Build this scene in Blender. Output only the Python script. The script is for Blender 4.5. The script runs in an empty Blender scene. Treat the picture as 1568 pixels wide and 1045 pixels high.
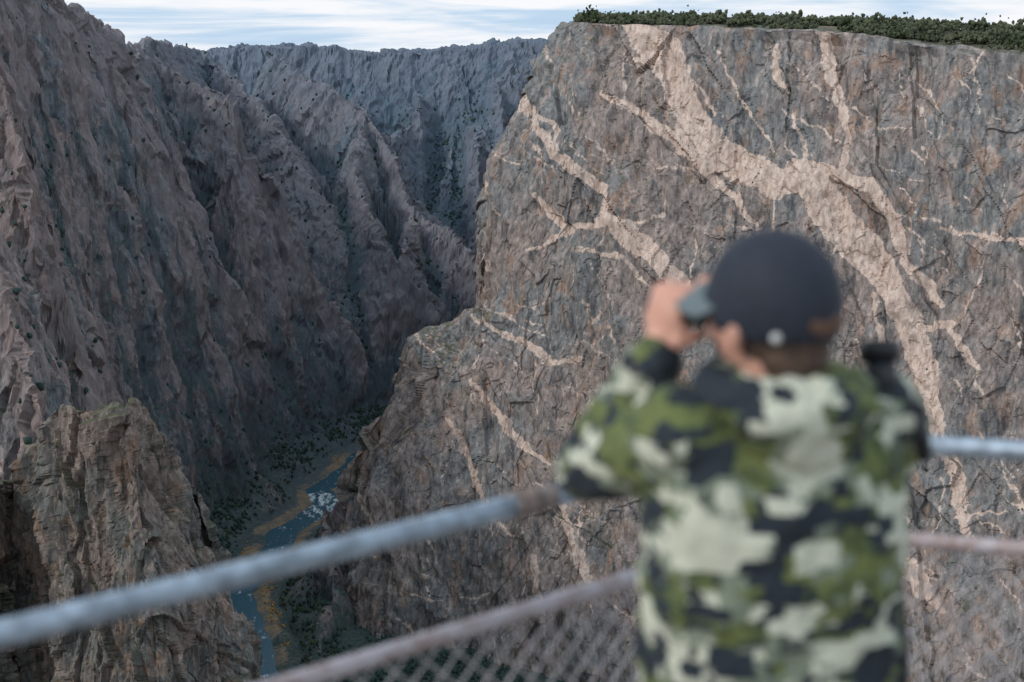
import bpy, math, random, time
import numpy as np
from mathutils import Vector, Matrix
random.seed(7); rng=np.random.default_rng(11)
scene=bpy.context.scene
TH=math.radians(12.2); CT,ST=math.cos(TH),math.sin(TH); K=0.72/1568; CAMZ=2.0
FLOOR=-600.0

# image pixel coordinates back-projected through the camera into world metres at a chosen depth
def ray(a,b):
    xp=(np.asarray(a,float)-784)*K; yp=(522.5-np.asarray(b,float))*K
    D=CT+yp*ST
    return xp/D, (-ST+yp*CT)/D
def pixel_to_world(a,b,y):
    rx,rz=ray(a,b)
    return np.stack([rx*y,np.asarray(y)+0*rx,CAMZ+rz*y],-1)

# ------------------------------------------------------------------ noise
GT=rng.normal(size=(1024,3)); GT/=np.linalg.norm(GT,axis=1)[:,None]
UT=rng.uniform(-1,1,size=(1024,4))
GTx,GTy,GTz=[np.ascontiguousarray(GT[:,i]).astype(np.float32) for i in range(3)]
UTx,UTy,UTz,UTw=[np.ascontiguousarray(UT[:,i]).astype(np.float32) for i in range(4)]
def parts_(Q,off,seed):
    B=np.floor(Q-off); I=B.astype(np.int32)
    hx=[(I[:,0]+k)*np.int32(73856093) for k in (0,1)]
    hy=[(I[:,1]+k)*np.int32(19349663) for k in (0,1)]
    hz=[((I[:,2]+k)*np.int32(83492791))^np.int32((seed*26544357)&0x7fffffff) for k in (0,1)]
    return B.astype(np.float32),hx,hy,hz
def fin(h):
    h=(h^(h>>13))*np.int32(1274126177); return (h^(h>>16))&1023
np.seterr(over='ignore')
def perlin(Q,seed=0):
    B,hx,hy,hz=parts_(Q,0.,seed)
    F=(Q-B).astype(np.float32); U=F*F*F*(F*(F*6-15)+10)
    out=np.zeros(len(Q),np.float32); fx,fy,fz=F[:,0].copy(),F[:,1].copy(),F[:,2].copy(); ux,uy,uz=U[:,0].copy(),U[:,1].copy(),U[:,2].copy()
    for dx in (0,1):
        wx=ux if dx else 1-ux; gx=fx-dx
        for dy in (0,1):
            wxy=wx*(uy if dy else 1-uy); gy=fy-dy; hxy=hx[dx]^hy[dy]
            for dz in (0,1):
                h=fin(hxy^hz[dz])
                out+=wxy*(uz if dz else 1-uz)*(GTx[h]*gx+GTy[h]*gy+GTz[h]*(fz-dz))
    return out*1.5
def fbm(Pt,scale,octv,seed=0,gain=.5,ridged=False):
    s=np.zeros(len(Pt),np.float32); a=1.; Q=Pt/np.asarray(scale,float)
    for o in range(octv):
        n=perlin(Q,seed+o*7)
        s+=a*((1-2*np.abs(n)) if ridged else n)
        a*=gain; Q=Q*2.03+13.7
    return s
def cells(Pt,scale,seed=0,tilt=1.2,step=.5):
    Q=Pt/np.asarray(scale,float); B,hx,hy,hz=parts_(Q,.5,seed)
    F=(Q-B).astype(np.float32); fx,fy,fz=F[:,0].copy(),F[:,1].copy(),F[:,2].copy()
    best=np.full(len(Q),1e9,np.float32); val=np.zeros(len(Q),np.float32)
    for dx in (0,1):
        for dy in (0,1):
            hxy=hx[dx]^hy[dy]
            for dz in (0,1):
                h=fin(hxy^hz[dz])
                ox=fx-dx-.5-UTx[h]*.38; oy=fy-dy-.5-UTy[h]*.38; oz=fz-dz-.5-UTz[h]*.38
                d=ox*ox+oy*oy+oz*oz; m=d<best
                g=(h*7+3)&1023
                v=UTw[h]*step+tilt*(ox*GTx[g]+oy*GTy[g]+oz*GTz[g])
                best=np.where(m,d,best); val=np.where(m,v,val)
    return val

def grid_mesh(name,V,mat,attrs=None,flip=False,smooth=False):
    nr,nc=V.shape[:2]
    me=bpy.data.meshes.new(name)
    me.vertices.add(nr*nc); me.vertices.foreach_set('co',V.reshape(-1).astype(np.float32))
    i=np.arange(nr-1)[:,None]*nc+np.arange(nc-1)[None,:]
    q=np.stack([i,i+1,i+nc+1,i+nc],-1).reshape(-1,4)
    if flip: q=q[:,::-1]
    n=len(q)
    me.loops.add(n*4); me.loops.foreach_set('vertex_index',q.reshape(-1).astype(np.int32))
    me.polygons.add(n); me.polygons.foreach_set('loop_start',np.arange(0,n*4,4,dtype=np.int32))
    me.polygons.foreach_set('loop_total',np.full(n,4,dtype=np.int32))
    me.polygons.foreach_set('use_smooth',np.full(n,smooth))
    me.update(calc_edges=True)
    for k,a in (attrs or {}).items():
        at=me.attributes.new(k,'FLOAT','POINT'); at.data.foreach_set('value',a.reshape(-1).astype(np.float32))
    me.materials.append(mat)
    ob=bpy.data.objects.new(name,me); scene.collection.objects.link(ob)
    return ob
def grid_normals(V):
    du=np.gradient(V,axis=1); dv=np.gradient(V,axis=0)
    N=np.cross(du,dv); N/=np.linalg.norm(N,axis=2)[...,None]+1e-9
    return N
def box(A,r):
    for ax in (0,1):
        pad=[(0,0),(0,0)]; pad[ax]=(r+1,r)
        c=np.cumsum(np.pad(A,pad,mode='edge'),axis=ax); n=A.shape[ax]
        A=(np.take(c,np.arange(2*r+1,2*r+1+n),axis=ax)-np.take(c,np.arange(0,n),axis=ax))/(2*r+1)
    return A

# ------------------------------------------------------------------ node helpers
class NT:
    def __init__(s,mat):
        s.t=mat.node_tree; s.n=s.t.nodes; s.l=s.t.links
    def new(s,typ,**kw):
        nd=s.n.new(typ)
        for k,v in kw.items():
            if k.startswith('i_'):
                key=k[2:]; key=int(key) if key.isdigit() else key.replace('_',' ')
                s.put(nd.inputs[key],v)
            else: setattr(nd,k,v)
        return nd
    def put(s,sock,v):
        if isinstance(v,bpy.types.NodeSocket): s.l.new(v,sock)
        else: sock.default_value=v
    def noise(s,vec,scale,detail=4,rough=.5,dist=0.):
        nd=s.new('ShaderNodeTexNoise'); s.put(nd.inputs['Vector'],vec)
        nd.inputs['Scale'].default_value=scale; nd.inputs['Detail'].default_value=detail
        nd.inputs['Roughness'].default_value=rough; nd.inputs['Distortion'].default_value=dist
        return nd.outputs['Fac']
    def math(s,op,a,b=0.,c=None,clamp=False):
        nd=s.new('ShaderNodeMath',operation=op,use_clamp=clamp); s.put(nd.inputs[0],a); s.put(nd.inputs[1],b)
        if c is not None: s.put(nd.inputs[2],c)
        return nd.outputs[0]
    def rng(s,v,a,b,c=0.,d=1.,smooth=True):
        nd=s.new('ShaderNodeMapRange'); nd.interpolation_type='SMOOTHSTEP' if smooth else 'LINEAR'
        s.put(nd.inputs[0],v)
        for k,x in zip((1,2,3,4),(a,b,c,d)): nd.inputs[k].default_value=x
        return nd.outputs[0]
    def mix(s,f,a,b,mode='MIX'):
        nd=s.new('ShaderNodeMix',data_type='RGBA',blend_type=mode)
        s.put(nd.inputs[0],f)
        for k,x in ((6,a),(7,b)):
            if not isinstance(x,bpy.types.NodeSocket): x=(*x[:3],1)
            s.put(nd.inputs[k],x)
        return nd.outputs[2]
    def mapping(s,vec,scale=(1,1,1),rot=(0,0,0)):
        nd=s.new('ShaderNodeMapping'); s.put(nd.inputs[0],vec); nd.inputs['Scale'].default_value=scale; nd.inputs['Rotation'].default_value=rot
        return nd.outputs[0]
    def attr(s,n): return s.new('ShaderNodeAttribute',attribute_name=n).outputs['Fac']
def newmat(name):
    m=bpy.data.materials.new(name); m.use_nodes=True; nt=NT(m)
    b=m.node_tree.nodes['Principled BSDF']; return m,nt,b
def simple(name,col,rough=.6,metal=0.,var=.15,scale=20.,bump=0.):
    m,nt,b=newmat(name)
    tc=nt.new('ShaderNodeTexCoord').outputs['Object']
    n=nt.noise(tc,scale,5,.6)
    f=nt.rng(n,.3,.7,1-var,1+var)
    c=nt.mix(1.,col,nt.new('ShaderNodeCombineColor',i_0=f,i_1=f,i_2=f).outputs[0],'MULTIPLY')
    nt.put(b.inputs['Base Color'],c); b.inputs['Roughness'].default_value=rough; b.inputs['Metallic'].default_value=metal
    if bump:
        bp=nt.new('ShaderNodeBump'); bp.inputs['Distance'].default_value=bump; nt.put(bp.inputs['Height'],n); nt.put(b.inputs['Normal'],bp.outputs[0])
    return m

def rock_mat(name,warm,grey,dark,veg,veg_lo,veg_hi,veinattr=False,gully=False,haze=None,vein_amt=.5,sc=1.,bump=1.6,con=.52):
    m,nt,b=newmat(name)
    tc=nt.new('ShaderNodeTexCoord').outputs['Object']
    geo=nt.new('ShaderNodeNewGeometry')
    nz=nt.new('ShaderNodeSeparateXYZ',i_0=geo.outputs['Normal']).outputs[2]
    pos=nt.new('ShaderNodeSeparateXYZ',i_0=tc)
    n1=nt.noise(tc,.010*sc,5,.62,.3)
    st=nt.noise(nt.mapping(tc,(.085*sc,.085*sc,.014*sc),(0,.14,0)),1.,7,.72,.1)
    n3=nt.noise(nt.mapping(tc,(.22*sc,.22*sc,.11*sc)),1.,6,.74)
    n4=nt.noise(nt.mapping(tc,(.045*sc,.045*sc,.02*sc),(0,.3,0)),1.,6,.70,.3)
    col=nt.mix(nt.rng(n1,.42,.58),warm,grey)
    rust=(warm[0]*1.27,warm[1]*1.0,warm[2]*.80)
    col=nt.mix(nt.math('MULTIPLY',nt.rng(n4,.53,.62),.7),col,rust)
    col=nt.mix(nt.math('MULTIPLY',nt.rng(st,.51,.62),.85),col,dark)
    col=nt.mix(nt.math('MULTIPLY',nt.rng(st,.46,.36),.65),col,(warm[0]*1.55,warm[1]*1.53,warm[2]*1.52))
    f=nt.rng(n3,.32,.68,con,2.08-con,False)
    col=nt.mix(1.,col,nt.new('ShaderNodeCombineColor',i_0=f,i_1=f,i_2=f).outputs[0],'MULTIPLY')
    w=nt.noise(nt.mapping(tc,(.010*sc,.010*sc,.014*sc),(0,.7,0)),1.,6,.58,.5)
    thin=nt.rng(nt.math('ABSOLUTE',nt.math('SUBTRACT',w,.5)),.0,.008,1.,0.)
    gate=nt.rng(n4,.46,.56)
    thin=nt.math('MULTIPLY',nt.math('MULTIPLY',thin,gate),vein_amt)
    vc=nt.mix(nt.rng(n3,.35,.65),(.50,.375,.31),(.76,.63,.54))
    col=nt.mix(thin,col,vc)
    if veinattr:
        at=nt.attr('dike')
        jit=nt.math('MULTIPLY',nt.math('SUBTRACT',n3,.5),9.)
        e=nt.rng(nt.math('ADD',at,jit),-.8,.8)
        brk=nt.rng(nt.math('MULTIPLY',nt.math('ADD',n4,n3),.5),.38,.5,.5,1.)
        col=nt.mix(nt.math('MULTIPLY',e,brk),col,vc)
    vn=nt.noise(tc,.05,5,.75)
    vg=nt.math('ADD',nz,nt.math('MULTIPLY',nt.math('SUBTRACT',vn,.5),1.1))
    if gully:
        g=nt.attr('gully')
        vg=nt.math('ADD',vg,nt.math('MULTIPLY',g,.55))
        col=nt.mix(nt.math('MULTIPLY',nt.rng(g,.1,.8),.5),col,dark)  # occlusion-like shade painted into the rock colour in hollows
        col=nt.mix(nt.math('MULTIPLY',nt.rng(g,-.05,-.5),.55),col,(warm[0]*1.3,warm[1]*1.2,warm[2]*1.16))  # crests painted lighter, the bright half of the same relief shading
    vegc=nt.mix(nt.rng(n3,.35,.65),veg,(veg[0]*2.2,veg[1]*2.0,veg[2]*1.6))
    col=nt.mix(nt.math('MULTIPLY',nt.rng(vg,veg_lo,veg_hi),.8),col,vegc)
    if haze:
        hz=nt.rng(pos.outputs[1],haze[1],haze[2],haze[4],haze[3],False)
        col=nt.mix(hz,col,haze[0])  # aerial haze painted into the rock's base colour, bluer with distance
    if gully:
        gr=nt.rng(nt.math('ADD',nt.attr('bank'),nt.math('MULTIPLY',nt.math('SUBTRACT',n3,.5),1.2)),.35,.6)
        col=nt.mix(gr,col,nt.mix(nt.rng(vn,.4,.6),(.29,.23,.15),(.16,.155,.14)))
    nt.put(b.inputs['Base Color'],col); b.inputs['Roughness'].default_value=.93
    b.inputs['Specular IOR Level'].default_value=.15
    hgt=nt.math('ADD',n3,nt.math('MULTIPLY',st,1.2))
    bp=nt.new('ShaderNodeBump'); bp.inputs['Distance'].default_value=bump; bp.inputs['Strength'].default_value=.9
    nt.put(bp.inputs['Height'],hgt); nt.put(b.inputs['Normal'],bp.outputs[0])
    return m

# ------------------------------------------------------------------ PAINTED WALL
sil=[(450,1245),(470,1120),(482,1045),(495,940),(512,830),(530,760),(548,700),(575,650),(598,610),(610,560),(622,518),(650,500),(690,492),(712,474),(734,472),(738,430),(742,370),(748,320),(758,270),(768,225),(785,195),(800,165),(822,120),(845,75),(853,50),(860,37)]
rim=[(900,36),(960,37),(1050,41),(1150,43),(1250,45),(1350,58),(1450,70),(1568,82),(1700,92),(2050,110)]
tp=np.array(sil+rim,float)
seg=np.linalg.norm(np.diff(tp,axis=0),axis=1); S=np.r_[0,np.cumsum(seg)]
sE=S[len(sil)-1]
NU=1080; NV=800
u=np.linspace(0,S[-1],NU)
tx=np.interp(u,S,tp[:,0]); ty=np.interp(u,S,tp[:,1])
jz=np.stack([u,0*u,0*u+3],-1); jw=np.clip((sE-u)/60,0,1)
tx=tx+fbm(jz,70,3,201,.6)*9*jw; ty=ty+fbm(jz,45,3,207,.6)*2.2*(1-jw)
bx=np.interp(u,[0,sE,S[-1]],[440,930,2050]); by=np.full(NU,1260.)
v=np.linspace(0,1,NV)[:,None]
PX=tx*(1-v)+bx*v; PY=ty*(1-v)+by*v
def Rw(px): return 1500-(px-860)*.338
rx,rz=ray(PX,PY)
d=Rw(PX)/(1+.404*(-rz))
sp=np.array(sil,float); D=np.full(PX.shape,1e9)
def segdist(px,py,a,b):
    ab=b-a; t=((px-a[0])*ab[0]+(py-a[1])*ab[1])/(ab@ab); t=np.clip(t,0,1)
    return np.hypot(px-a[0]-t*ab[0],py-a[1]-t*ab[1]),t
for a,b in zip(sp[:-1],sp[1:]):
    D=np.minimum(D,segdist(PX,PY,a,b)[0])
d=d+70*np.exp(-D/35)
front=np.stack([rx*d,d,CAMZ+rz*d],-1)
NB=50
kk=np.r_[np.geomspace(2,900,NB-2),4000,20000][::-1]
edge=front[0]; wr=np.clip((u-sE+25)/50,0,1)
back=np.zeros((NB,NU,3))
ztar=14-np.clip(tx-1100,-100,900)*.024
for i,k in enumerate(kk):
    y=edge[:,1]+k; s=min(k/170,1); s=s*s*(3-2*s)
    zr=edge[:,2]+(ztar-edge[:,2])*s-max(k-500,0)*.012
    zs=np.maximum(edge[:,2]-1.5*min(k,900),-660)
    x=edge[:,0]/edge[:,1]*y
    back[i,:,0]=x; back[i,:,1]=y; back[i,:,2]=zr*wr+zs*(1-wr)
V=np.concatenate([back,front],0)
PXf=np.concatenate([np.repeat(tx[None],NB,0),PX]); PYf=np.concatenate([np.repeat(ty[None],NB,0),PY])
N=grid_normals(V)
if N[NB+NV//2:,:,1].mean()>0: N=-N; wflip=True
else: wflip=False
F=V.reshape(-1,3); wn=fbm(F,45,3,5); W=F+np.stack([wn,wn*.6,-wn],-1)*5
W2=W.copy(); W2[:,0]+=W[:,2]*.22
disp=cells(W2,(130,130,420),1,1.0,.1)*8+cells(W2,(46,46,170),2,1.15,.12)*4.4+cells(W2,(17,17,60),3,1.15,.2)*2.1+cells(W,(7.,7.,19),4,1.1,.4)*1.1
disp+=fbm(F,(90,90,260),3,20,.5)*17+fbm(W2,(26,26,200),3,27,.5)*8+fbm(F,(9,9,24),2,33,.6)*1.2
amp=np.ones(V.shape[:2]); amp[:NB]=np.maximum(.12,1-wr)[None]*1.0
ed=np.clip(np.abs(np.arange(NB+NV)-NB)/10.,0.25,1)[:,None]; amp*=ed
V2=V+N*(disp.reshape(amp.shape)*amp)[...,None]
dk=[ # dikes on the wall face, traced in image pixels: (points, half widths)
([(962,30),(985,55),(1012,78),(1032,112),(1042,150),(1062,195),(1092,228),(1140,252),(1190,283),(1228,268)],[12,25,29,24,21,26,26,25,22,17]),
([(1215,255),(1245,285),(1270,325),(1300,362),(1338,402),(1368,448),(1390,500),(1408,550),(1425,605),(1442,665),(1462,725),(1478,800),(1488,840)],[10,25,30,30,25,20,22,22,16,13,10,9,4]),
([(975,92),(1005,95),(1020,104)],[4,7,5]),
([(922,148),(975,168),(1030,215),(1080,262),(1122,300),(1158,348)],[5,7,8,8,6,3]),
([(806,120),(815,165),(848,238),(882,262),(928,292),(936,338),(972,366),(1008,396),(1044,442)],[3,5,8,9,9,9,16,15,13]),
([(806,172),(850,192),(856,228)],[2,4,3]),
([(808,385),(860,352),(905,345),(950,345)],[2,5,7,11]),
([(820,300),(850,335),(862,358)],[4,8,3]),
([(1258,45),(1268,100),(1284,150),(1300,210),(1292,260)],[10,9,7,6,5]),
([(1238,255),(1290,270),(1335,288),(1368,335),(1384,400),(1412,430),(1438,470)],[9,9,10,10,7,8,4]),
([(728,492),(788,518),(850,556),(882,545)],[3,6,6,3]),
([(722,583),(762,632),(800,680),(842,712)],[3,6,6,2]),
([(858,778),(878,838),(908,892)],[6,8,3]),
([(1186,68),(1188,118),(1206,142)],[4,7,2]),
([(1440,352),(1500,362),(1568,375),(1700,390)],[2,4,4,2]),
([(1395,505),(1450,492),(1490,560),(1512,610)],[4,6,5,2]),
([(1392,865),(1412,905),(1440,935)],[14,12,5]),
([(1190,300),(1185,380)],[2,1]),([(1330,445),(1345,520),(1350,600)],[4,4,2]),
([(690,640),(715,700),(745,770),(790,820)],[3,5,5,2]),
([(540,745),(575,800),(590,870)],[2,3,1]),([(815,850),(828,905),(838,960)],[4,6,2]),
([(1090,60),(1120,130),(1160,190),(1185,235)],[1,2,2.5,1.5]),
([(1210,170),(1235,225),(1240,262)],[1,4,3]),([(885,380),(960,400),(1000,440)],[2,4,2]),
]
for i in range(300):
    x=rng.uniform(540,1560); y=rng.uniform(60,1000); L=rng.uniform(25,120); an=math.radians(rng.choice([rng.uniform(25,60),rng.uniform(70,110),rng.uniform(-25,10)],p=[.65,.28,.07]))
    pts=[(x,y)]
    for j in range(4):
        x+=L/4*math.cos(an); y+=L/4*math.sin(an); an+=rng.normal(0,.3); pts.append((x,y))
    w=rng.uniform(-.4,2.0); dk.append((pts,[w-1,w,w,w,w-1]))
px=PXf.reshape(-1); py=PYf.reshape(-1)
Q2=np.stack([px,py,0*px],-1)
wx=px+fbm(Q2,26,3,50,.6)*6; wy=py+fbm(Q2,26,3,60,.6)*6
dike=np.full(len(px),-30.)
order=np.argsort(wx); sx_=wx[order]; sy_=wy[order]
for pts,ws in dk:
    pts=np.array(pts,float)
    for k in range(len(pts)-1):
        a,b=pts[k],pts[k+1]; mw=max(ws[k],ws[k+1])+14
        i0,i1=np.searchsorted(sx_,[min(a[0],b[0])-mw,max(a[0],b[0])+mw])
        yy_=sy_[i0:i1]; m_=(yy_>min(a[1],b[1])-mw)&(yy_<max(a[1],b[1])+mw)
        idx=order[i0:i1][m_]
        if not len(idx): continue
        dd,t=segdist(wx[idx],wy[idx],a,b)
        dike[idx]=np.maximum(dike[idx],ws[k]*(1-t)+ws[k+1]*t-dd)
dike=np.where(np.repeat((np.arange(NB+NV)<NB),NU),-30,dike)
wall_mat=rock_mat('painted_wall_rock',(.285,.242,.220),(.220,.226,.225),(.115,.115,.120),(.05,.06,.036),.70,1.0,veinattr=True,vein_amt=.45)
wall=grid_mesh('painted_cliff_wall',V2,wall_mat,{'dike':dike},flip=wflip)

# ------------------------------------------------------------------ LEFT MOUNTAINS (height field)
def rd(l): 
    l=np.array(l,float); return pixel_to_world(l[:,0],l[:,1],l[:,2])
ridges=[
 (rd([(-300,-160,1300),(-60,-70,1450),(40,-20,1580),(75,4,1640),(112,18,1700),(130,42,1740),(155,58,1800),(182,90,1950),(215,82,2250),(262,80,2600),(300,88,2900)]),1.75),
 (rd([(182,90,1950),(230,105,2120),(290,130,2100),(350,165,2060),(385,190,2040),(430,248,2000),(480,330,1950),(520,400,1900),(562,490,1880),(590,580,1900)]),1.7),
 (rd([(112,30,1700),(160,110,1700),(245,150,1700),(270,172,1690),(330,250,1650),(390,335,1640),(440,430,1650),(500,540,1680),(540,640,1750)]),1.8),
 (rd([(60,0,1580),(100,140,1460),(170,225,1430),(230,310,1420),(300,400,1420),(350,485,1430),(400,585,1450),(445,690,1490)]),1.8),
 (rd([(-90,40,1350),(0,130,1260),(60,250,1210),(110,330,1190),(150,420,1180),(210,520,1180),(270,620,1200),(330,720,1230),(372,800,1260)]),1.8),
 (rd([(-200,200,1100),(-60,330,1000),(0,440,930),(30,520,880),(62,640,840),(90,760,820)]),1.8),
 (rd([(415,85,3100),(455,120,2850),(485,140,2700),(530,160,2640),(560,182,2600),(590,225,2540),(606,265,2500),(628,322,2450),(690,368,2400),(745,450,2350)]),1.5),
 (rd([(560,182,2600),(540,260,2450),(560,330,2330),(600,400,2250),(660,440,2200)]),1.6),
 (rd([(640,335,2450),(620,400,2300),(640,470,2150),(650,560,2080)]),1.5),
 (rd([(310,92,2950),(360,130,2700),(400,175,2500),(440,235,2350)]),1.3),
]
FY=3250.
fr=np.array([(-400,60),(182,88),(215,76),(262,74),(290,86),(330,80),(380,71),(440,74),(480,72),(540,78),(600,82),(650,78),(740,70),(800,64),(850,64),(1300,70)],float)
NC=720; NR=1330
bear=np.linspace(ray(-200,500)[0],ray(960,500)[0],NC)
Y=np.r_[np.geomspace(690,3430,NR-6),4200,6000,9000,14000,22000,40000]
GX=bear[None,:]*Y[:,None]; GY=np.repeat(Y[:,None],NC,1)
G=np.stack([GX.ravel(),GY.ravel(),0*GX.ravel()],-1)
wxp=G[:,0]+fbm(G,110,3,70)*10; wyp=G[:,1]+fbm(G,110,3,71)*10
H=np.full(len(G),-2000.); H2=np.full(len(G),-2000.)
for rid,(pts,slope) in enumerate(ridges):
    best=np.full(len(G),1e9); bz=np.zeros(len(G)); bs=np.zeros(len(G)); s0=0.
    for a,b in zip(pts[:-1],pts[1:]):
        dd,t=segdist(wxp,wyp,a[:2],b[:2]); L=np.linalg.norm(b[:2]-a[:2])
        m=dd<best; best=np.where(m,dd,best); bz=np.where(m,a[2]+t*(b[2]-a[2]),bz); bs=np.where(m,s0+t*L,bs); s0+=L
    h=np.full(len(G),-2000.)
    ii=np.where(best<460)[0]; B_=best[ii]; S_=bs[ii]; Z_=np.full(len(ii),rid*9.3)
    rib=np.abs(perlin(np.stack([S_/75+B_/500,B_/350,Z_],-1),80))+.4*np.abs(perlin(np.stack([S_/30,B_/150,Z_],-1),81))
    dn=fbm(np.stack([S_,B_*.3,Z_*5],-1),45,3,90)*11
    h[ii]=bz[ii]+dn*np.clip(.5+B_/80,0,1)-slope*B_-rib*np.clip(B_/80,0,1)*185+14
    H2=np.maximum(H2,np.minimum(h,H)); H=np.maximum(H,h)
fb=ray(fr[:,0],fr[:,1])
zf=np.interp(G[:,0]/G[:,1],fb[0],fb[1])*FY+CAMZ
yy=FY-wyp
ribf=np.abs(perlin(np.stack([G[:,0]/190+yy/700,G[:,1]/600,0*G[:,0]],-1),95))*290+np.abs(perlin(np.stack([G[:,0]/75,G[:,1]/300,0*G[:,0]],-1),96))*100
hf=np.where(yy>0,zf-.75*yy-ribf*np.clip(yy/120,0,1),zf-np.clip(-yy*.05,0,60))
hf=np.where(G[:,1]>3700,CAMZ-.019*G[:,1],hf)
H2=np.maximum(H2,np.minimum(hf,H)); H=np.maximum(H,hf)
rv=np.array([(760,640),(640,662),(590,680),(548,703),(520,732),(488,750),(503,774),(466,795),(434,813),(426,834),(400,862),(366,905),(368,938),(384,975),(400,1020),(412,1070),(430,1150),(480,1250)],float)
rr=ray(rv[:,0],rv[:,1]); ry=(FLOOR-CAMZ)/rr[1]; RV=np.stack([rr[0]*ry,ry],-1)
RD=np.full(len(G),1e9); wrx=G[:,0]+fbm(G,60,2,72)*6
for a,b in zip(RV[:-1],RV[1:]): RD=np.minimum(RD,segdist(wrx,G[:,1],a,b)[0])
cap=FLOOR+np.clip(RD-42,0,None)*.7+np.clip(RD-84,0,None)*3.8+np.clip(RD-17,0,8)*.3
cap+=np.clip(RD-40,0,120)*.5*fbm(G,60,3,73)
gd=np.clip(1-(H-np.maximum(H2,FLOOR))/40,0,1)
H=np.maximum(H,FLOOR+2+fbm(G,60,3,74)*4)
H=np.minimum(H,np.where(G[:,1]<2500,cap,1e9)); H=np.where(RD<16,FLOOR-4,H)
Hg=H.reshape(GX.shape)
cav=(box(Hg,14)-Hg)/16.; cav2=(box(Hg,45)-Hg)/50.  # depth below local mean height; drives plant cover and painted hollow shade
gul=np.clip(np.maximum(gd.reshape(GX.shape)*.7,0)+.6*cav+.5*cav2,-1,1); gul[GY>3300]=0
Vt=np.stack([GX,GY,Hg],-1)
Nt=grid_normals(Vt)
tflip=Nt[...,2].mean()<0
if tflip: Nt=-Nt
F=Vt.reshape(-1,3); wn=fbm(F,40,2,5); W=F+np.stack([wn,wn,-wn],-1)*9
dt=cells(W,(100,100,220),11,1.2,.2)*8+cells(W,(40,40,95),12,1.2,.25)*6+cells(W,(17,17,38),13,1.2,.45)*3.4+cells(W,(8,8,18),14,1.2,.4)*1.5+fbm(F,(50,50,120),4,24,.55)*8
low=np.clip((RD-30)/60,0,1)*np.clip((H-FLOOR)/40,.0,1)*np.where(GY.ravel()>3600,0,1)
Vt2=Vt+Nt*((dt*low).reshape(GX.shape))[...,None]
bank=np.clip(1-(RD-25)/16,0,1)*np.clip(.62+fbm(G,70,2,77)*.9,0,1)
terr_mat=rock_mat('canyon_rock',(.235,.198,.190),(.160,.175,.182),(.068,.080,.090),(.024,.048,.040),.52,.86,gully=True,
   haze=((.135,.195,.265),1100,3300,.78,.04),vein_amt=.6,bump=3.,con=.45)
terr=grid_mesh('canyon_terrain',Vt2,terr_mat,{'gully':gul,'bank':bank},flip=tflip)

# ------------------------------------------------------------------ PINNACLE (near left)
pp=np.array([(-420,700),(-200,735),(0,738),(40,722),(55,690),(70,655),(80,628),(95,622),(130,624),(150,634),(172,630),(190,626),(205,612),(216,620),(236,652),(254,668),(270,720),(308,762),(334,850),(350,905),(376,990),(400,1048),(425,1120),(455,1250)],float)
seg=np.linalg.norm(np.diff(pp,axis=0),axis=1); S2=np.r_[0,np.cumsum(seg)]
NU2=500; NV2=450
u2=np.linspace(0,S2[-1],NU2); tx2=np.interp(u2,S2,pp[:,0]); ty2=np.interp(u2,S2,pp[:,1])
jz=np.stack([u2,0*u2,0*u2+9],-1); ty2=ty2+fbm(jz,30,3,211,.6)*6; tx2=tx2+fbm(jz,40,3,213,.6)*5
bx2=np.linspace(-420,520,NU2)
v=np.r_[np.linspace(0,.55,NV2-60),np.linspace(.555,1,60)][:,None]
A=tx2*(1-v)+bx2*v; B=ty2*(1-v)+1750.*v
rx,rz=ray(A,B)
d=620/(1+.27*(-rz-.26))
d=d+45*np.exp(-((A-25)/40)**2)+ 30*np.exp(-np.abs(A-np.interp(B,[620,720,850,1045,1750],[225,270,334,400,520]))/28)
d=d-25*np.exp(-((A-200-(B-650)*.1)/60)**2)
fr2=np.stack([rx*d,d,CAMZ+rz*d],-1)
ks=np.geomspace(1.5,160,26)[::-1]; bk=np.zeros((26,NU2,3)); e=fr2[0]
for i,k in enumerate(ks):
    y=e[:,1]+k; bk[i]=np.stack([e[:,0]/e[:,1]*y,y,e[:,2]-2.2*k+min(k,6)*1.2],-1)
Vp=np.concatenate([bk,fr2],0); Np=grid_normals(Vp); pflip=False
if Np[26:,:,1].mean()>0: Np=-Np; pflip=True
F=Vp.reshape(-1,3); wn=fbm(F,20,3,5); W=F+np.stack([wn,wn,-wn],-1)*3
dp=cells(W,(32,32,120),21,1.2,.25)*6+cells(W,(13,13,50),22,1.2,.3)*3.4+cells(W,(5.5,5.5,18),23,1.2,.35)*1.6+cells(W,(2.4,2.4,7),25)*.6+fbm(F,(24,24,90),4,44,.5)*9
Vp2=Vp+Np*(dp.reshape(Vp.shape[:2])*np.clip(np.abs(np.arange(Vp.shape[0])-26)/10.,.4,1)[:,None])[...,None]
pin_mat=rock_mat('pinnacle_rock',(.200,.165,.145),(.145,.150,.142),(.062,.063,.066),(.045,.055,.033),.6,.95,vein_amt=.15,sc=2.2,bump=.8)
pin=grid_mesh('rock_pinnacle',Vp2,pin_mat,flip=pflip)

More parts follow.
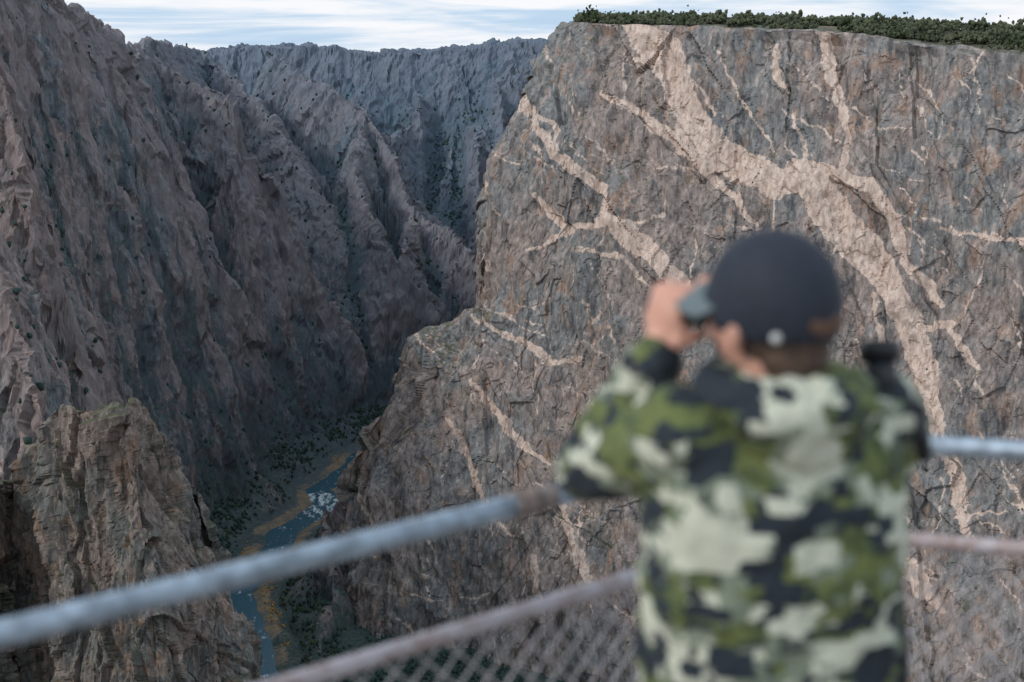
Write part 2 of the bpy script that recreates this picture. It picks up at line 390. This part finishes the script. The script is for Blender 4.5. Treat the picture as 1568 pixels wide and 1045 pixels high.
# ------------------------------------------------------------------ overlook ground
ys=np.r_[np.linspace(-60,3.35,40),np.geomspace(3.4,760,180)]; xs=np.r_[-900,-400,-150,np.linspace(-60,60,140),150,400,900]
Xo,Yo=np.meshgrid(xs,ys)
Zo=np.where(Yo<3.35,0,-(1.0*(Yo-3.3))); Zo=np.maximum(Zo,-640)
Zo=np.where(Yo>25,np.minimum(Zo,-.88*Yo),Zo)
Fo=np.stack([Xo.ravel(),Yo.ravel(),Zo.ravel()],-1)
nz_=fbm(Fo,2.5,4,3)*.05+np.where(Fo[:,1]>3.35,1,0)*(fbm(Fo,12,4,4)*2-1.5)*np.clip((Fo[:,1]-3.35)/6,0,1)
Fo[:,2]+=nz_
ogm=simple('overlook_stone',(.26,.22,.19),.9,0,.3,.9,.02)
grid_mesh('overlook_ground',Fo.reshape(*Xo.shape,3),ogm,flip=False)

# ------------------------------------------------------------------ river
def ribbon(name,pts,hw,z,mat,n=260):
    s=np.r_[0,np.cumsum(np.linalg.norm(np.diff(pts,axis=0),axis=1))]; q=np.linspace(0,s[-1],n)
    x=np.interp(q,s,pts[:,0]); y=np.interp(q,s,pts[:,1])
    kx=np.ones(9)/9; x[4:-4]=np.convolve(x,kx,'valid'); y[4:-4]=np.convolve(y,kx,'valid')
    tx_=np.gradient(x); ty_=np.gradient(y); L=np.hypot(tx_,ty_); nx,ny=-ty_/L,tx_/L
    g=np.linspace(-1,1,7)
    Vv=np.stack([x[:,None]+nx[:,None]*g*hw,y[:,None]+ny[:,None]*g*hw,np.full((n,7),z)],-1)
    return grid_mesh(name,Vv,mat,smooth=True)
m,nt,b=newmat('river_water')
tc=nt.new('ShaderNodeTexCoord').outputs['Object']
rp=pixel_to_world(500,772,(FLOOR-CAMZ)/ray(500,772)[1])
dv=nt.new('ShaderNodeVectorMath',operation='DISTANCE'); nt.put(dv.inputs[0],tc); dv.inputs[1].default_value=tuple(rp)
near=nt.rng(dv.outputs['Value'],25,75,1,0)
ra=nt.rng(nt.math('ADD',nt.noise(nt.mapping(tc,(.11,.045,.1),(0,0,.5)),1.,6,.75),nt.math('MULTIPLY',near,.12)),.58,.70)
nt.put(b.inputs['Base Color'],nt.mix(ra,(.028,.095,.135),(.6,.70,.74)))
nt.put(b.inputs['Roughness'],nt.rng(ra,0,1,.25,.8)); b.inputs['Specular IOR Level'].default_value=.35
bp=nt.new('ShaderNodeBump'); bp.inputs['Distance'].default_value=.6; nt.put(bp.inputs['Height'],nt.noise(tc,.3,5,.6)); nt.put(b.inputs['Normal'],bp.outputs[0])
ribbon('river',RV,23,FLOOR-.3,m)

# ------------------------------------------------------------------ vegetation
PHI=(1+5**.5)/2
IV=np.array([(-1,PHI,0),(1,PHI,0),(-1,-PHI,0),(1,-PHI,0),(0,-1,PHI),(0,1,PHI),(0,-1,-PHI),(0,1,-PHI),(PHI,0,-1),(PHI,0,1),(-PHI,0,-1),(-PHI,0,1)],float); IV/=np.linalg.norm(IV[0])
IF=np.array([(0,11,5),(0,5,1),(0,1,7),(0,7,10),(0,10,11),(1,5,9),(5,11,4),(11,10,2),(10,7,6),(7,1,8),(3,9,4),(3,4,2),(3,2,6),(3,6,8),(3,8,9),(4,9,5),(2,4,11),(6,2,10),(8,6,7),(9,8,1)])
def tri_mesh(name,V,Fc,mat):
    me=bpy.data.meshes.new(name); me.vertices.add(len(V)); me.vertices.foreach_set('co',V.reshape(-1).astype(np.float32))
    n=len(Fc); me.loops.add(n*3); me.loops.foreach_set('vertex_index',Fc.reshape(-1).astype(np.int32))
    me.polygons.add(n); me.polygons.foreach_set('loop_start',np.arange(0,n*3,3,dtype=np.int32)); me.polygons.foreach_set('loop_total',np.full(n,3,dtype=np.int32))
    me.update(calc_edges=True); me.materials.append(mat); ob=bpy.data.objects.new(name,me); scene.collection.objects.link(ob); return ob
def clumps(name,C,R,mat,parts=1,tall=1.,trunk=False):
    """each plant = several ragged leaf clumps (and a trunk), one mesh for the whole stand"""
    n=len(C); VV=[];FF=[];o=0
    for p in range(parts):
        if parts==1: off=np.zeros((n,3)); rs=R
        else:
            off=rng.normal(size=(n,3))*R[:,None]*np.array([.5,.5,.55*tall]); off[:,2]=np.abs(off[:,2])*.9
            rs=R*rng.uniform(.3,.6,n)*np.clip(1.2-off[:,2]/(R*2.2),.4,1)
        jit=1+rng.uniform(-.42,.42,size=(n,12,1))
        v=C[:,None,:]+off[:,None,:]+IV[None]*jit*rs[:,None,None]*np.array([1,1,tall**.5])
        VV.append(v.reshape(-1,3)); FF.append((IF[None]+(np.arange(n)*12)[:,None,None]+o).reshape(-1,3)); o+=n*12
    if trunk:
        a=np.array([(1,0),(-.5,.87),(-.5,-.87)])
        lo=np.concatenate([a*.12,np.full((3,1),-1.2)],1); hi=np.concatenate([a*.04,np.full((3,1),.9)],1)
        t=C[:,None,:]+np.concatenate([lo,hi])[None]*R[:,None,None]
        tf=np.array([(0,1,4),(0,4,3),(1,2,5),(1,5,4),(2,0,3),(2,3,5)])
        VV.append(t.reshape(-1,3)); FF.append((tf[None]+(np.arange(n)*6)[:,None,None]+o).reshape(-1,3))
    return tri_mesh(name,np.concatenate(VV),np.concatenate(FF),mat)
def leafmat(name,c1,c2,sc):
    m,nt,b=newmat(name); tc=nt.new('ShaderNodeTexCoord').outputs['Object']
    nt.put(b.inputs['Base Color'],nt.mix(nt.rng(nt.noise(tc,sc,4,.7),.35,.65),c1,c2)); b.inputs['Roughness'].default_value=.8; b.inputs['Specular IOR Level'].default_value=.2
    return m
cols=np.where((tx>858)&(wr>.9))[0]
NTR=3000
ci=rng.choice(cols,NTR); kd=rng.gamma(1.5,75,NTR)+1
karr=kk[::-1]
ri=NB-1-np.searchsorted(karr,np.clip(kd,2,890))
ri=np.clip(ri,2,NB-2)
C=V2[ri,ci].copy()
C[:,1]+=rng.uniform(-4,4,NTR); C[:,0]+=rng.uniform(-3,3,NTR)
dens=fbm(C,55,2,140); keep=(dens>-.12)|(kd>200); 
R=rng.uniform(1.2,4.6,NTR)*np.clip(.45+kd/60,.5,1.2)*np.clip(1+dens*.5,.6,1.3); C[:,2]+=R*.7
clumps('juniper_forest',C[keep],R[keep],leafmat('juniper_foliage',(.034,.046,.025),(.115,.13,.075),.25),7,1.3,True)
ci=rng.choice(cols[(tx[cols]>880)],26); ri=np.full(26,NB-22); C=V2[ri,ci].copy(); R=rng.uniform(2.8,5.4,26); C[:,2]+=R*.9
clumps('pine_trees',C,R,leafmat('pine_foliage',(.02,.032,.016),(.06,.08,.036),.3),14,2.2,True)
Nf=grid_normals(V2)
m1=np.argwhere((np.abs(Nf[NB+6:,:,2])>.64)); m1=m1[rng.choice(len(m1),min(900,len(m1)),False)]
C=V2[NB+6+m1[:,0],m1[:,1]]; R=rng.uniform(.6,1.7,len(C))
clumps('ledge_shrubs',C,R,leafmat('shrub_foliage',(.04,.05,.025),(.08,.095,.045),.3),2,1.1)
Nn=np.abs(grid_normals(Vt2)[...,2]).ravel(); g2=np.clip(gul.ravel(),0,1)
prob=((Nn>.33)*(g2*1.0+.08)*np.clip((Nn-.28)*3,0,1)*(GY.ravel()<3200)*(GY.ravel()>800)*(GX.ravel()/GY.ravel()<.02)*(RD>50))
prob*=np.clip(.5+fbm(G,90,2,101)*1.4,0,1)*GY.ravel()
prob/=prob.sum(); idx=rng.choice(len(prob),24000,p=prob)
C=Vt2.reshape(-1,3)[idx]; R=rng.uniform(1.0,3.0,len(C)); C[:,2]+=R*.5
clumps('slope_forest',C,R,leafmat('fir_foliage',(.022,.045,.040),(.045,.080,.065),.1),1,1.6)
bi=np.where((RD>21)&(RD<75)&(GY.ravel()<2100)&(H<FLOOR+35))[0]
def bankpts(n,lo,hi):
    c=bi[(RD[bi]>lo)&(RD[bi]<hi)]; return Vt2.reshape(-1,3)[rng.choice(c,n)].copy()
C=bankpts(1000,25,38); msk=fbm(C,90,2,7)>.0; C=C[msk]; R=rng.uniform(1.0,2.6,len(C)); C[:,2]+=R*.2
clumps('autumn_willows',C,R,leafmat('willow_autumn',(.42,.20,.04),(.50,.32,.09),.2),2,1.)
C=bankpts(1500,42,75); R=rng.uniform(1.3,3.6,len(C)); C[:,2]+=R*.4
clumps('riverside_trees',C,R,leafmat('riverside_foliage',(.024,.042,.022),(.065,.085,.038),.15),2,1.4)

# ------------------------------------------------------------------ small-object helpers
import bmesh
def basis(d):
    d=Vector(d).normalized(); return d.to_track_quat('Z','Y').to_matrix().to_4x4()
def add_ell(bm,c,r,rot=None,seg=24):
    M=Matrix.Translation(c)@(rot or Matrix())@Matrix.Diagonal((*r,1))
    bmesh.ops.create_uvsphere(bm,u_segments=seg,v_segments=seg//2,radius=1,matrix=M)
def add_cone(bm,a,b,r0,r1,seg=20,caps=True):
    a=Vector(a);b=Vector(b); L=(b-a).length
    bmesh.ops.create_cone(bm,cap_ends=caps,segments=seg,radius1=r0,radius2=r1,depth=L,matrix=Matrix.Translation((a+b)/2)@basis(b-a))
def add_caps(bm,a,b,r0,r1,seg=20):
    add_cone(bm,a,b,r0,r1,seg); add_ell(bm,a,(r0,)*3,seg=seg); add_ell(bm,b,(r1,)*3,seg=seg)
def finish(bm,name,mat,parent=None,voxel=0,smooth=0,disp=None,sub=0,solid=0):
    me=bpy.data.meshes.new(name); bm.to_mesh(me); bm.free(); me.materials.append(mat)
    for p in me.polygons: p.use_smooth=True
    ob=bpy.data.objects.new(name,me); scene.collection.objects.link(ob)
    if voxel:
        r=ob.modifiers.new('r','REMESH'); r.mode='VOXEL'; r.voxel_size=voxel; r.use_smooth_shade=True
    if solid:
        s=ob.modifiers.new('so','SOLIDIFY'); s.thickness=solid; s.offset=0
    if sub:
        s=ob.modifiers.new('su','SUBSURF'); s.levels=sub; s.render_levels=sub
    if smooth:
        s=ob.modifiers.new('s','SMOOTH'); s.factor=.5; s.iterations=smooth
    if disp:
        t=bpy.data.textures.new(name,'CLOUDS'); t.noise_scale=disp[1]; t.noise_depth=2
        dm=ob.modifiers.new('d','DISPLACE'); dm.texture=t; dm.strength=disp[0]; dm.mid_level=.5; dm.texture_coords='GLOBAL'
    if parent: ob.parent=parent; ob.matrix_parent_inverse=parent.matrix_world.inverted()
    return ob
def empty(name,loc):
    e=bpy.data.objects.new(name,None); e.location=loc; scene.collection.objects.link(e); bpy.context.view_layer.update(); return e

# ------------------------------------------------------------------ railing
galv=simple('galvanised_pipe',(.31,.38,.45),.42,.45,.35,26.,.0006)
m,nt,b=newmat('weathered_pipe'); tc=nt.new('ShaderNodeTexCoord').outputs['Object']
c=nt.mix(nt.rng(nt.noise(tc,14,6,.7),.42,.62),(.50,.46,.49),(.33,.24,.22)); nt.put(b.inputs['Base Color'],c); b.inputs['Roughness'].default_value=.6; b.inputs['Metallic'].default_value=.2
oldpipe=m
rust=simple('rusty_sleeve',(.25,.20,.18),.7,.3,.45,45.,.0008)
wire=simple('fence_wire',(.42,.40,.41),.5,.3,.3,30.)
rail=empty('chain_link_railing',(0.62,3.03,0))
Ap=Vector((-1.90,1.09,0)); Bp=Vector((.62,3.03,0)); Ep=Vector((2.9,2.48,0))
def up(p,z): return Vector((p.x,p.y,z))
for nm,z,r,mt in (('top_rail',1.13,.0215,galv),('lower_rail',.912,.0165,oldpipe),('bottom_rail',.12,.0165,oldpipe)):
    bm=bmesh.new(); add_caps(bm,up(Ap,z),up(Bp,z),r,r,24); add_cone(bm,up(Bp,z),up(Ep,z-.005),r,r,24); add_ell(bm,up(Ep,z),(r,)*3)
    finish(bm,nm,mt,rail)
dAB=(Bp-Ap).normalized()
bm=bmesh.new(); j=Vector((.02,2.568,1.13)); add_cone(bm,j-dAB*.012,j+dAB*.075,.0240,.0235,24); add_cone(bm,j-dAB*.020,j-dAB*.012,.0275,.0275,24); finish(bm,'pipe_coupling',rust,rail)
for i,p in enumerate((Ap,Bp,Ep)):
    bm=bmesh.new(); add_cone(bm,up(p,0),up(p,1.13),.024,.024,20); add_cone(bm,up(p,0),up(p,.012),.07,.07,20); finish(bm,'post_%d'%(i+1),galv,rail)
bm=bmesh.new()
for (a,b2) in ((Ap,Bp),(Bp,Ep)):
    L=(b2-a).length; dr=(b2-a).normalized(); nrm=Vector((-dr.y,dr.x,0)); z0,z1=.13,.905; H_=z1-z0; s=.070
    k=-H_
    while k<L:
        for sg in (1,-1):
            x0,x1=(k,k+H_); za,zb=(z0,z1) if sg>0 else (z1,z0)
            t0=max(0,(0-x0)/H_); t1=min(1,(L-x0)/H_)
            if t1<=t0: continue
            p0=a+dr*(x0+H_*t0)+nrm*(.0030*sg); p1=a+dr*(x0+H_*t1)+nrm*(.0030*sg)
            add_cone(bm,up(p0,za+(zb-za)*t0),up(p1,za+(zb-za)*t1),.0024,.0024,6,False)
        k+=s
finish(bm,'chain_link_mesh',wire,rail)

# ------------------------------------------------------------------ MAN
man=empty('man',(.41,2.12,0))
yaw=math.radians(35); f=Vector((-math.sin(yaw),math.cos(yaw),0)); r_=Vector((math.cos(yaw),math.sin(yaw),0)); Z=Vector((0,0,1))
HC=Vector((.39,2.10,1.60))
def hp(a,b,z): return Vector((HC.x,HC.y,0))+r_*a+f*b+Z*z
def hb(a,b,z): return hp(a,b,z-.030)   # binocular / hand level
Rh=Matrix.Rotation(yaw,4,'Z')
m,nt,b=newmat('camouflage_fabric'); tc=nt.new('ShaderNodeTexCoord').outputs['Object']
def blocks(seed,sc):
    mp=nt.new('ShaderNodeMapping'); nt.put(mp.inputs[0],tc); mp.inputs['Location'].default_value=(seed,seed*.7,seed*1.3); mp.inputs['Scale'].default_value=(sc,sc,sc*1.6)
    wn=nt.new('ShaderNodeTexVoronoi',distance='CHEBYCHEV'); nt.put(wn.inputs['Vector'],mp.outputs[0]); wn.inputs['Scale'].default_value=3.1
    wn.inputs['Randomness'].default_value=.65
    ad=nt.mix(.94,mp.outputs[0],wn.outputs['Position'])
    return nt.noise(ad,1.,1.5,.5,.0)
a1=blocks(3.1,8.8); a2=blocks(9.4,9.5); a3=blocks(17.,9.); a4=blocks(27.,14.)
base=nt.mix(nt.rng(a4,.5,.515),(.135,.165,.050),(.075,.10,.036))
base=nt.mix(nt.rng(a2,.515,.525),base,(.014,.022,.032))
base=nt.mix(nt.rng(a1,.51,.52),base,(.20,.235,.17))
base=nt.mix(nt.rng(nt.math('ADD',nt.math('MULTIPLY',a1,.75),nt.math('MULTIPLY',a4,.25)),.535,.545),base,(.56,.58,.46))
base=nt.mix(nt.rng(a3,.575,.583),base,(.012,.020,.030))
wv=nt.noise(tc,260.,2,.5); base=nt.mix(nt.rng(wv,.3,.7,.0,.12),base,(.05,.06,.05))
nt.put(b.inputs['Base Color'],base); b.inputs['Roughness'].default_value=.85
camo=m
skin=simple('skin',(.62,.33,.24),.5,0,.1,30.); skin.node_tree.nodes['Principled BSDF'].inputs['Subsurface Weight'].default_value=.1
navy=simple('cap_fabric',(.014,.020,.034),.75,0,.2,60.); greyb=simple('cap_brim_fabric',(.13,.17,.18),.8,0,.15,60.)
hairm=simple('hair',(.075,.045,.03),.6,0,.4,90.); blackm=simple('black_rubber',(.014,.017,.021),.45,0,.2,40.); brown=simple('leather_strap',(.12,.06,.035),.6,0,.3,50.)
glass=simple('lens_glass',(.02,.03,.05),.05,0,.05,10.); trou=simple('dark_trousers',(.035,.04,.035),.85,0,.3,25.); bootm=simple('boot_leather',(.07,.045,.03),.6,0,.3,30.)
white=simple('white_tab',(.6,.6,.58),.5)

LS=Vector((.262,2.07,1.405)); RS=Vector((.578,2.18,1.405)); LE=Vector((.135,2.30,1.290)); RE=Vector((.615,2.37,1.20))
LW=hb(-.092,.155,1.525); RW=hb(.088,.155,1.525)
Rt=Matrix.Rotation(math.radians(19),4,'Z'); TC=Vector((.412,2.12,0))
bm=bmesh.new()
secs=[(.80,.205,.15),(.90,.212,.152),(1.02,.212,.148),(1.15,.210,.146),(1.27,.212,.142),(1.35,.205,.13),(1.41,.175,.112),(1.455,.115,.09),(1.49,.075,.075)]
ringv=[]
for z,a,bb in secs:
    rg=[]
    for i in range(40):
        an=2*math.pi*i/40; ca,sa=math.cos(an),math.sin(an)
        sx=math.copysign(abs(ca)**.8,ca)*a; sy=math.copysign(abs(sa)**.8,sa)*bb
        rg.append(bm.verts.new(TC+(Rt@Vector((sx,sy,0)))+Z*z))
    ringv.append(rg)
for q in range(len(ringv)-1):
    for i in range(40): bm.faces.new((ringv[q][i],ringv[q][(i+1)%40],ringv[q+1][(i+1)%40],ringv[q+1][i]))
bm.faces.new(ringv[0][::-1]); bm.faces.new(ringv[-1])
for Sh,El,Wr in ((LS,LE,LW),(RS,RE,RW)):
    add_caps(bm,Sh,El,.080,.064); add_caps(bm,El,Wr,.063,.045)
    ip=Sh.lerp(Vector((TC.x,TC.y,1.40)),.55); add_caps(bm,Sh,ip,.076,.085)
for t,rad in ((.3,.076),(.7,.070)): add_ell(bm,LS.lerp(LE,t),(rad,rad,rad))
jacket=finish(bm,'jacket',camo,man,.009,4,(.032,.055))
bm=bmesh.new()
for i in range(14):
    an=math.pi*2*i/14; p=Vector((.405,2.085,1.475))+Rt@Vector((.098*math.cos(an),.078*math.sin(an),0)); p.z+=.012*math.sin(an)
    back_=max(0,-math.sin(an)); add_ell(bm,p,(.042,.042,.034+.014*back_))
add_ell(bm,(.43,2.01,1.455),(.125,.05,.042),Rt); add_ell(bm,(.43,2.02,1.42),(.10,.045,.05),Rt)
finish(bm,'hood',camo,man,.008,3,(.024,.04))
bm=bmesh.new(); add_ell(bm,(.412,2.12,.86),(.19,.14,.14),Rt)
for sx in (-1,1):
    h=TC+Rt@Vector((.095*sx,0,0))+Z*.84; k=TC+Rt@Vector((.12*sx,.02,0))+Z*.47; a=TC+Rt@Vector((.13*sx,-.02,0))+Z*.10
    add_caps(bm,h,k,.10,.070); add_caps(bm,k,a,.068,.055)
finish(bm,'trousers',trou,man,.011,4,(.015,.06))
for nm,sx in (('boot_left',-1),('boot_right',1)):
    bm=bmesh.new(); a=TC+Rt@Vector((.13*sx,-.02,0))
    add_caps(bm,a+Z*.16,a+Z*.07,.052,.05); add_caps(bm,a+Z*.05,a+Rt@Vector((.015*sx,.16,0))+Z*.042,.046,.040); add_ell(bm,a+Rt@Vector((.008*sx,.07,0))+Z*.022,(.05,.15,.022),Rt)
    finish(bm,nm,bootm,man,.006,3)
bm=bmesh.new()
add_ell(bm,hp(0,-.005,1.607),(.075,.094,.088),Rh); add_ell(bm,hp(0,.030,1.555),(.058,.062,.075),Rh); add_ell(bm,hp(0,.062,1.515),(.030,.028,.026),Rh)
add_caps(bm,hp(0,-.02,1.56),(.405,2.085,1.44),.057,.062)
add_caps(bm,hp(0,.088,1.590),hp(0,.106,1.558),.009,.014); add_ell(bm,hp(0,.098,1.554),(.019,.014,.010),Rh)
for sx in (-1,1):
    add_ell(bm,hp(.036*sx,.070,1.560),(.024,.020,.022),Rh); add_ell(bm,hp(.03*sx,.082,1.605),(.026,.012,.009),Rh)
    add_ell(bm,hp(.080*sx,-.004,1.568),(.011,.019,.033),Rh); add_ell(bm,hp(.086*sx,-.012,1.575),(.008,.016,.024),Rh)
add_ell(bm,hp(0,.088,1.530),(.024,.009,.006),Rh); add_ell(bm,hp(0,.087,1.520),(.022,.010,.007),Rh)
finish(bm,'head',skin,man,.0045,2)
bm=bmesh.new()
for sx in (-1,1): add_ell(bm,hp(.031*sx,.082,1.585),(.012,.012,.010),Rh)
finish(bm,'eyes',white,man)
bm=bmesh.new(); add_ell(bm,hp(0,-.026,1.588),(.0795,.082,.085),Rh); add_ell(bm,hp(0,-.054,1.535),(.063,.042,.050),Rh)
finish(bm,'hair',hairm,man,.005,2,(.006,.01))
bm=bmesh.new(); bmesh.ops.create_uvsphere(bm,u_segments=48,v_segments=32,radius=1,matrix=Matrix.Translation(hp(0,-.004,1.605))@Rh@Matrix.Diagonal((.093,.108,.114,1)))
dl=[v_ for v_ in bm.verts if v_.co.z<1.560+.03*max(0,(v_.co-hp(0,0,v_.co.z)).dot(f)/.1)]
bmesh.ops.delete(bm,geom=dl,context='VERTS')
for v_ in bm.verts:
    if v_.co.z>1.675: v_.co.z=1.675+(v_.co.z-1.675)*.9
finish(bm,'cap_crown',navy,man,0,0,None,0,.004)
bm=bmesh.new(); add_ell(bm,hp(0,-.004,1.716),(.007,.007,.004)); finish(bm,'cap_button',navy,man)
bm=bmesh.new(); rows=[]
for i in range(9):
    s=i/8; rw=[]
    for j in range(25):
        an=math.radians(-78+156*j/24); ca,sa=math.cos(an),math.sin(an)
        rad=.100+.078*s*max(0,ca)**.45
        x=sa*(.094+.004*s); y=ca*(.106)+ (rad-.100)
        z=1.625-.022*s-.024*(sa*sa)
        rw.append(bm.verts.new(hp(x,y,z)))
    rows.append(rw)
for i in range(8):
    for j in range(24): bm.faces.new((rows[i][j],rows[i][j+1],rows[i+1][j+1],rows[i+1][j]))
finish(bm,'cap_brim',greyb,man,0,0,None,1,.005)
bm=bmesh.new(); add_ell(bm,hp(0.005,-.108,1.590),(.036,.006,.018),Rh); finish(bm,'cap_opening',brown,man)
bm=bmesh.new(); add_ell(bm,hp(-.066,-.077,1.572),(.010,.006,.008),Rh); finish(bm,'cap_tab',white,man)
def hand(sx,name):
    bm=bmesh.new()
    add_caps(bm,hb(sx*.092,.155,1.525),hb(sx*.080,.16,1.555),.026,.027)
    add_ell(bm,hb(sx*.071,.163,1.588),(.017,.042,.042),Rh); add_ell(bm,hb(sx*.066,.135,1.572),(.016,.02,.026),Rh)
    for k,(b0,ln,rad) in enumerate(((.132,.92,.0092),(.153,1.03,.0095),(.174,.98,.009),(.193,.82,.0082))):
        p0=hb(sx*.068,b0,1.606); p1=hb(sx*.060,b0-.002,1.634); p2=hb(sx*(.060-.028*ln),b0-.004,1.640); p3=hb(sx*(.060-.048*ln),b0-.005,1.630)
        add_caps(bm,p0,p1,rad*1.1,rad*1.05,12); add_caps(bm,p1,p2,rad*1.05,rad*.95,12); add_caps(bm,p2,p3,rad*.95,rad*.8,12)
    t0=hb(sx*.072,.128,1.560); t1=hb(sx*.052,.118,1.566); t2=hb(sx*.028,.122,1.568)
    add_caps(bm,t0,t1,.014,.011,12); add_caps(bm,t1,t2,.011,.009,12)
    finish(bm,name,skin,man,.0032,2)
hand(-1,'hand_left'); hand(1,'hand_right')
bm=bmesh.new()
for W_,El in ((LW,LE),(RW,RE)):
    dd=(W_-El).normalized(); add_cone(bm,W_-dd*.012,W_+dd*.006,.045,.042,24)
finish(bm,'cuffs',blackm,man,0,0)
bm=bmesh.new(); pr=None
for k in range(9):
    t=k/8; p=TC+Rt@Vector((.212,-.04-.02*math.sin(t*math.pi),0))+Z*(1.10-.26*t)
    if pr is not None: add_caps(bm,pr,p,.010,.010,10)
    pr=p
finish(bm,'side_strap',blackm,man)
bino=empty('binoculars',hb(0,.16,1.60))
bm=bmesh.new()
for sx in (-1,1):
    add_cone(bm,hb(sx*.032,.104,1.602),hb(sx*.032,.125,1.602),.018,.017,24); add_cone(bm,hb(sx*.032,.125,1.602),hb(sx*.033,.165,1.602),.021,.023,24)
    add_cone(bm,hb(sx*.033,.165,1.602),hb(sx*.035,.215,1.602),.022,.026,24); add_cone(bm,hb(sx*.035,.215,1.602),hb(sx*.035,.224,1.602),.028,.028,24)
add_caps(bm,hb(0,.135,1.605),hb(0,.205,1.605),.010,.010); add_cone(bm,hb(-.03,.15,1.603),hb(.03,.15,1.603),.010,.010); add_cone(bm,hb(-.03,.195,1.603),hb(.03,.195,1.603),.009,.009)
add_cone(bm,hb(0,.12,1.608),hb(0,.14,1.608),.013,.013)
finish(bm,'barrels',blackm,bino)
bm=bmesh.new()
for sx in (-1,1): add_ell(bm,hb(sx*.035,.2225,1.602),(.024,.004,.024),Rh)
finish(bm,'lenses',glass,bino)
sc=empty('spotting_scope',(.60,2.17,1.48))
bm=bmesh.new(); a=Vector((.578,2.15,1.450)); b2=Vector((.578,2.175,1.500))
add_cone(bm,a,b2,.026,.024,24); add_cone(bm,b2,b2+(b2-a)*.45,.033,.033,24); add_cone(bm,a-(b2-a)*.8,a,.030,.028,24)
finish(bm,'scope_body',blackm,sc)
bm=bmesh.new(); add_caps(bm,(.585,2.15,1.455),(.625,2.12,1.43),.015,.014); add_caps(bm,(.625,2.12,1.43),(.640,2.12,1.36),.014,.012)
finish(bm,'scope_strap',blackm,sc)

# ------------------------------------------------------------------ light, sky, camera
sun_el,sun_az=36.,-120.
sd=bpy.data.lights.new('sun','SUN'); sd.energy=1.5; sd.angle=math.radians(10); sd.color=(1,.93,.87)
so=bpy.data.objects.new('sun',sd); scene.collection.objects.link(so)
dirn=Vector((math.sin(math.radians(sun_az))*math.cos(math.radians(sun_el)),math.cos(math.radians(sun_az))*math.cos(math.radians(sun_el)),math.sin(math.radians(sun_el))))
so.rotation_euler=dirn.to_track_quat('Z','Y').to_euler(); so.location=dirn*50+Vector((0,0,20))
w=bpy.data.worlds.new('World'); scene.world=w; w.use_nodes=True
class _W: node_tree=w.node_tree
nt=NT(_W); bg=w.node_tree.nodes['Background']
sky=nt.new('ShaderNodeTexSky'); sky.sky_type='NISHITA'; sky.sun_disc=False; sky.sun_elevation=math.radians(sun_el); sky.sun_rotation=math.radians(sun_az)
g=nt.new('ShaderNodeTexCoord').outputs['Generated']
n=nt.noise(nt.mapping(g,(2.2,2.2,30)),1.7,6,.58,.5)
cl=nt.mix(nt.rng(n,.40,.60),(4.7,6.4,8.3),(8.6,8.7,9.0))
mixf=nt.rng(n,.3,.6,.85,.97)
nt.put(bg.inputs[0],nt.mix(mixf,sky.outputs[0],cl)); bg.inputs[1].default_value=.112
cd=bpy.data.cameras.new('Camera'); cam=bpy.data.objects.new('Camera',cd); scene.collection.objects.link(cam)
cam.location=(0,0,CAMZ); cam.rotation_euler=(math.pi/2-TH,0,0); cd.lens=50; cd.sensor_width=36; cd.clip_start=.1; cd.clip_end=100000
cd.dof.use_dof=True; cd.dof.focus_distance=1300; cd.dof.aperture_fstop=2.5
scene.camera=cam
scene.view_settings.view_transform='Standard'; scene.view_settings.look='None'; scene.view_settings.exposure=0
